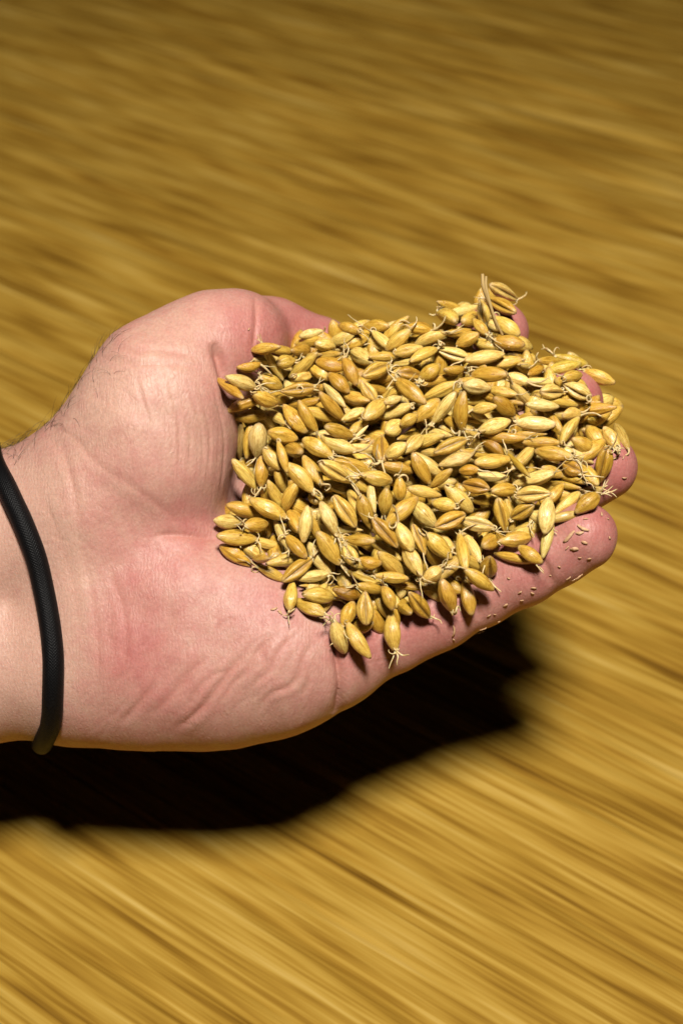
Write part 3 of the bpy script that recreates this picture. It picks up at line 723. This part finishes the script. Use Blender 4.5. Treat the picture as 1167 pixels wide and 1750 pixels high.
# rootlets: little pale curls, several shapes (metres)
rm = NT('rootlet')
rnz = rm.n('ShaderNodeTexNoise', inp={'Vector': (rm.n('ShaderNodeTexCoord'), 3), 'Scale': 900.0, 'Detail': 2.0})
base_in(rm, rm.ramp(rnz, [(0.3, (0.56, 0.38, 0.14)), (0.6, (0.72, 0.56, 0.28)), (0.8, (0.80, 0.68, 0.42))]))
rm.set(Roughness=0.5); rm.bsdf.inputs['Subsurface Weight'].default_value = 0.2; rm.bsdf.inputs['Subsurface Scale'].default_value = 0.0006
ROOTS = []
for i in range(14):
    r = np.random.default_rng(100+i); L = r.uniform(2.2, 5.2); d = np.array([1.0, 0, 0]); p = np.zeros(3); pts = [p.copy()-d*0.4, p.copy()]
    curl = r.normal(0, 0.38); axis = r.normal(size=3); axis /= np.linalg.norm(axis)
    n_ = 9
    for k in range(n_):
        d = d+np.cross(axis, d)*curl+r.normal(0, 0.12, 3); d /= np.linalg.norm(d); p = p+d*L/n_; pts.append(p.copy())
    rad = np.concatenate([[0.30], np.linspace(0.30, 0.17, n_), [0.09]])*r.uniform(0.55, 1.0)
    v, f = tube(np.array(pts), rad, 6); me = mesh_np('rootlet', v/1000, f); me.materials.append(rm.m); ROOTS.append(me)

TINT = {'p': (1.16, 1.22, 1.7, 1), 'd': (0.72, 0.66, 0.5, 1), 'o': (0.98, 0.90, 0.72, 1), 'g': (0.92, 1.0, 0.85, 1)}
LOOK = {'p': 'pale papery', 'd': 'dull brown', 'o': 'orange-gold', 'g': 'greenish'}
def place_of(x, y, layer):
    if y < 585 and x > 790: return 'on the index fingertip'
    if x < 620 and y > 1060: return 'at the little finger base'
    if x > 985 and y < 700: return 'on the middle fingertip'
    if x > 1000: return 'on the ring fingertip'
    if x > 940 and y > 850: return 'by the little fingertip'
    if y > 1000-0.20*(x-560) and x > 540: return 'above the little finger'
    if x < 480 and y > 870: return 'beside the palm crease'
    if x < 520 and y > 930: return 'against the heel of the palm'
    if x < 450: return 'against the ball of the thumb'
    if y < 600 and x < 620: return 'by the bent thumb'
    if y < 610: return 'on the far rim of the heap'
    q = 'upper' if y < 700 else ('upper-middle' if y < 785 else ('lower-middle' if y < 875 else 'lower'))
    s_ = 'left' if x < 560 else ('left-centre' if x < 670 else ('centre' if x < 780 else ('right-centre' if x < 890 else 'right')))
    return f'in {q} {s_} of heap'
def lie_of(a):
    d = math.degrees(a) % 180
    return 'lying level' if d < 20 or d > 160 else ('rising rightward' if d < 68 else ('upright' if d < 112 else 'falling rightward'))
def number_labels(items):
    by = {}
    for o, x, pre, post in items: by.setdefault((pre, post), []).append((x, o))
    words = ['', '', 'two', 'three', 'four', 'five', 'six', 'seven', 'eight', 'nine', 'ten', 'eleven', 'twelve']; nth = ['first', 'second', 'third', 'fourth', 'fifth', 'sixth', 'seventh', 'eighth', 'ninth', 'tenth', 'eleventh', 'twelfth']
    for (pre, post), L in by.items():
        L.sort(key=lambda t: t[0]); n = len(L)
        for k, (x, o) in enumerate(L):
            mid = ''
            if 1 < n <= 12: mid = ('leftmost of ' if k == 0 else ('rightmost of ' if k == n-1 else nth[k]+' of '))+words[n]+' '
            o['label'] = f'{pre}, {mid}{post}' if mid else f'{pre} {post}'
pending = []
n_root = 0
mg = random.Random(11)
for i, g in enumerate(grains):
    q = P(g.c[0], g.c[1], wz[i]); ca, sa, ct, st = math.cos(g.ang), math.sin(g.ang), math.cos(tilt[i]), math.sin(tilt[i])
    X = np.array([ca*ct, sa*ct, st])
    up = -q+np.array([0, 0, D0]); up /= np.linalg.norm(up)
    Y = np.cross(up, X); Y /= np.linalg.norm(Y); Z = np.cross(X, Y)
    fl = g.fl; kinds = 'crease' if 'c' in fl else ('husk' if 'p' in fl and mg.random() < 0.75 else mg.choice(('plain', 'plain', 'germ', 'germ', 'curved')))
    roll = mg.gauss(0, 0.25) if kinds in ('crease', 'husk') else mg.uniform(-3.1, 3.1) if kinds != 'germ' else mg.gauss(0, 0.7)
    Y, Z = Y*math.cos(roll)+Z*math.sin(roll), Z*math.cos(roll)-Y*math.sin(roll)
    if mg.random() < 0.5: X, Y = -X, -Y
    sc_ = (D0-wz[i])/D0*7.0/ (F_PX/D0)            # keep apparent size at this depth
    Lm, Wm = g.len/1000*sc_, g.wid/1000*sc_
    o = bpy.data.objects.new('barley_grain', mg.choice(GMESH[kinds])); sc.collection.objects.link(o)
    Xw, Yw, Zw = [dir_world(v) for v in (X, Y, Z)]
    M = Matrix(((Xw[0], Yw[0], Zw[0]), (Xw[1], Yw[1], Zw[1]), (Xw[2], Yw[2], Zw[2]))).to_4x4()
    o.matrix_world = Matrix.Translation(to_world(q)) @ M @ Matrix.Diagonal((Lm, Wm*1.03, Wm*mg.uniform(0.94, 1.03), 1))
    tintc = (1, 1, 1, 1); look = ''
    for k in 'pdog':
        if k in fl: tintc, look = TINT[k], LOOK[k]+' '
    j = mg.uniform(0.90, 1.08); o.color = (tintc[0]*j, tintc[1]*j*mg.uniform(0.97, 1.02), tintc[2]*j, 1)
    hasroot = 'r' in fl or (g.lay < 2 and mg.random() < 0.75)
    feat = 'furrowed ' if 'c' in fl else ('sprouting ' if 'r' in fl else '')
    tag(o, '', 'grain', 'malted barley grains heaped in the hand')
    pending.append((o, g.c[0], (look or 'golden ')+feat+'barley grain '+lie_of(g.ang), place_of(g.c[0], g.c[1], g.lay)))
    if hasroot:
        end = mg.choice((-1, 1)); nr = mg.choice((4, 4, 5, 6)) if 'r' in fl else mg.choice((1, 2, 3))
        inv = o.matrix_world.inverted()
        for k in range(nr):
            d = X*end*1.0+Y*mg.gauss(0, 0.55)+up*mg.uniform(-0.05, 0.55)+Z*mg.gauss(0, 0.3); d = d/np.linalg.norm(d)
            a2 = np.cross(d, np.array([mg.gauss(0, 1), mg.gauss(0, 1), mg.gauss(0, 1)])); a2 /= np.linalg.norm(a2); a3 = np.cross(d, a2)
            dw_, a2w, a3w = [dir_world(v) for v in (d, a2, a3)]
            R_ = Matrix(((dw_[0], a2w[0], a3w[0]), (dw_[1], a2w[1], a3w[1]), (dw_[2], a2w[2], a3w[2]))).to_4x4()
            pos = to_world(q+X*end*g.len*0.46*sc_+Y*mg.gauss(0, 0.35)+up*0.3)
            s_ = mg.uniform(0.75, 1.2)
            ro = bpy.data.objects.new('rootlet', mg.choice(ROOTS)); sc.collection.objects.link(ro)
            ro.parent = o; ro.matrix_parent_inverse = inv
            ro.matrix_basis = Matrix.Translation(pos) @ R_ @ Matrix.Diagonal((s_, s_, s_, 1)); n_root += 1

number_labels(pending)
# grains buried under the visible ones: one mass
def build_bulk():
    r = np.random.default_rng(21); VV, QQ, LC, RN, off = [], [], [], [], 0
    V0, Q0, lc0 = grain_mesh('bulk', 'plain', 31, 12, 9)
    pts = []
    x = r.uniform(370, 1070, 9000); y = r.uniform(490, 1120, 9000)
    ok = in_poly(x, y, OUTLINE); x, y = x[ok], y[ok]
    d, _ = seg_dist(x, y, np.vstack([OUTLINE, OUTLINE[:1]]))
    hw = heap_w(x, y); ha = hand_w(x, y)
    for k in range(len(x)):
        if len(pts) > 620: break
        if d[k] < 20: continue
        wv = hw[k]-r.uniform(6.4, 11.0)
        if wv < ha[k]+1.6:
            wv = ha[k]+1.6
            if wv > hw[k]-3.6: continue
        p3 = Pv(x[k], y[k], wv)
        if pts and np.min(np.sum((np.array(pts)-p3)**2, 1)) < 14.5: continue
        pts.append(p3)
    for p3 in pts:
        X = r.normal(size=3)*np.array([1, 1, 0.45]); X /= np.linalg.norm(X); Y = np.cross([0, 0, 1.0], X); Y /= np.linalg.norm(Y); Z = np.cross(X, Y)
        L, W = r.uniform(8.2, 9.8), r.uniform(3.9, 4.5)
        V = p3+V0[:, :1]*L*X+V0[:, 1:2]*W*Y+V0[:, 2:]*W*Z
        VV.append(V); QQ.append(Q0+off); off += len(V); LC.append(lc0); RN.append(np.full(len(V), r.random()))
    me = mesh_np('buried_grain', to_world(np.concatenate(VV))-REF, np.concatenate(QQ))
    set_attr(me, 'lc', np.concatenate(LC), 'FLOAT_VECTOR'); set_attr(me, 'rnd', np.concatenate(RN))
    o = obj('buried_grain', me, grain_mat(True), loc=REF)
    tag(o, 'mass of grain buried beneath the visible top of the heap', 'grain', kind='stuff')
build_bulk()

# ------------------------------------------------------------------ chaff crumbs on the fingers, loose straw
cm = NT('chaff'); base_in(cm, cm.ramp(cm.n('ShaderNodeTexNoise', inp={'Vector': (cm.n('ShaderNodeTexCoord'), 3), 'Scale': 1500.0}), [(0.3, (0.50, 0.27, 0.13)), (0.7, (0.70, 0.45, 0.25))])); cm.set(Roughness=0.6)
CH = [(993, 778, 12, -60), (1064, 782, 8, -70), (1066, 816, 10, 20), (1030, 842, 5, 10), (1000, 888, 9, -10), (996, 902, 24, 30), (972, 917, 30, -30), (990, 910, 12, 0), (998, 927, 13, 35), (981, 938, 17, -20),
      (969, 936, 8, -60), (1040, 919, 6, 40), (1026, 880, 10, -80), (1037, 888, 4, 0), (1006, 954, 7, -20), (990, 952, 6, 0), (970, 987, 9, -70), (985, 986, 28, -35), (911, 1004, 10, 10), (909, 1012, 7, 50), (888, 1011, 8, -60),
      (891, 1025, 6, 10), (863, 1033, 11, -60), (835, 1052, 8, -30), (845, 1049, 5, 10), (814, 1028, 7, -20), (785, 1038, 8, 20), (773, 1078, 26, 85), (775, 1092, 7, 40), (852, 1062, 5, 10), (914, 1036, 14, -35), (468, 1041, 12, -25), (478, 1048, 10, 40),
      (424, 563, 6, -60), (940, 985, 5, 10), (955, 968, 5, 30), (905, 1047, 9, -40), (825, 1075, 16, -55), (869, 988, 5, 0), (822, 1080, 18, 15)]
def chaff_place(x, y):
    if x < 500: return 'on the palm beside the heap' if y > 700 else 'on the thumb joint'
    if x > 1020 and y < 850: return 'stuck to the ring fingertip'
    if x > 930: return 'stuck to the little fingertip'
    return 'stuck along the middle of the little finger'
flakes = []
FRONT = np.where((face > 0.2) & (HVt[:, 0] > -40))[0]
CW = trace_w([c_[0] for c_ in CH], [c_[1] for c_ in CH]); CP = Pv([c_[0] for c_ in CH], [c_[1] for c_ in CH], CW); CG = sdf_grad(CP).astype(float)
for (x, y, L, a), wv, q, g in zip(CH, CW, CP, CG):
    if wv < -60: continue
    near_v = np.argmin(((HVt[FRONT]-q)**2).sum(1)); q = q+g*(0.22+disp[FRONT][near_v])
    X = np.array([math.cos(math.radians(-a)), math.sin(math.radians(-a)), 0]); X -= g*(X@g); X /= np.linalg.norm(X); Y = np.cross(g, X)
    Lm, Wm = L*rng.uniform(0.75, 1.1)/7.0, min(0.95, 0.24+0.032*L)*rng.uniform(0.6, 1.3)
    n_ = 6; rows = []
    for k in range(n_+1):
        t = k/n_; wv_ = Wm*0.5*(math.sin(math.pi*min(max(t, .08), .92))**0.5)*rng.uniform(0.75, 1.15); cb = 0.10*Lm*math.sin(math.pi*t)*rng.uniform(0.4, 1.2)
        cen = q+X*Lm*(t-0.5)+g*cb+Y*0.10*Lm*math.sin(3*t+x)
        for s1, s2 in ((-1, -0.10), (-1, 0.05), (1, 0.05), (1, -0.10)): rows.append(cen+Y*wv_*s1+g*s2)
    Q = [(k*4+j, k*4+(j+1) % 4, (k+1)*4+(j+1) % 4, (k+1)*4+j) for k in range(n_) for j in range(4)]+[(3, 2, 1, 0), (n_*4, n_*4+1, n_*4+2, n_*4+3)]
    qw = to_world(q)
    me = mesh_np('chaff_flake', to_world(np.array(rows))-qw, Q)
    fo = tag(obj('chaff_flake', me, cm.m, loc=qw), '', 'chaff', 'chaff flakes stuck to the skin')
    flakes.append((fo, x, ('thin curled' if L > 15 else ('small' if L > 8 else 'tiny'))+' pale chaff flake', chaff_place(x, y)))

number_labels(flakes)
st = NT('straw'); st.set(Base_Color=(0.58, 0.40, 0.16, 1), Roughness=0.5)
def straw(pts, rad, label):
    cv = curve_pts([P(*p) for p in pts], 8); qw = to_world(cv[0])
    v, f = tube(cv, rad*(0.75+0.25*np.sin(np.linspace(0.3, 2.9, len(cv)))), 8)
    tag(obj('straw', mesh_np('straw', to_world(v)-qw, f), st.m, loc=qw), label, 'straw')
straw([(824, 468, -4), (826, 492, -5), (836, 520, -8), (844, 545, -11), (850, 562, -13)], 0.50, 'thin upright straw sticking up beside the grains on the index fingertip')
straw([(830, 472, -5), (831, 496, -6), (845, 545, -9), (858, 572, -12)], 0.38, 'short split straw leaning along the taller straw at the index fingertip')
print('grains', N, 'rootlets', n_root, 'hand verts', len(HVt))
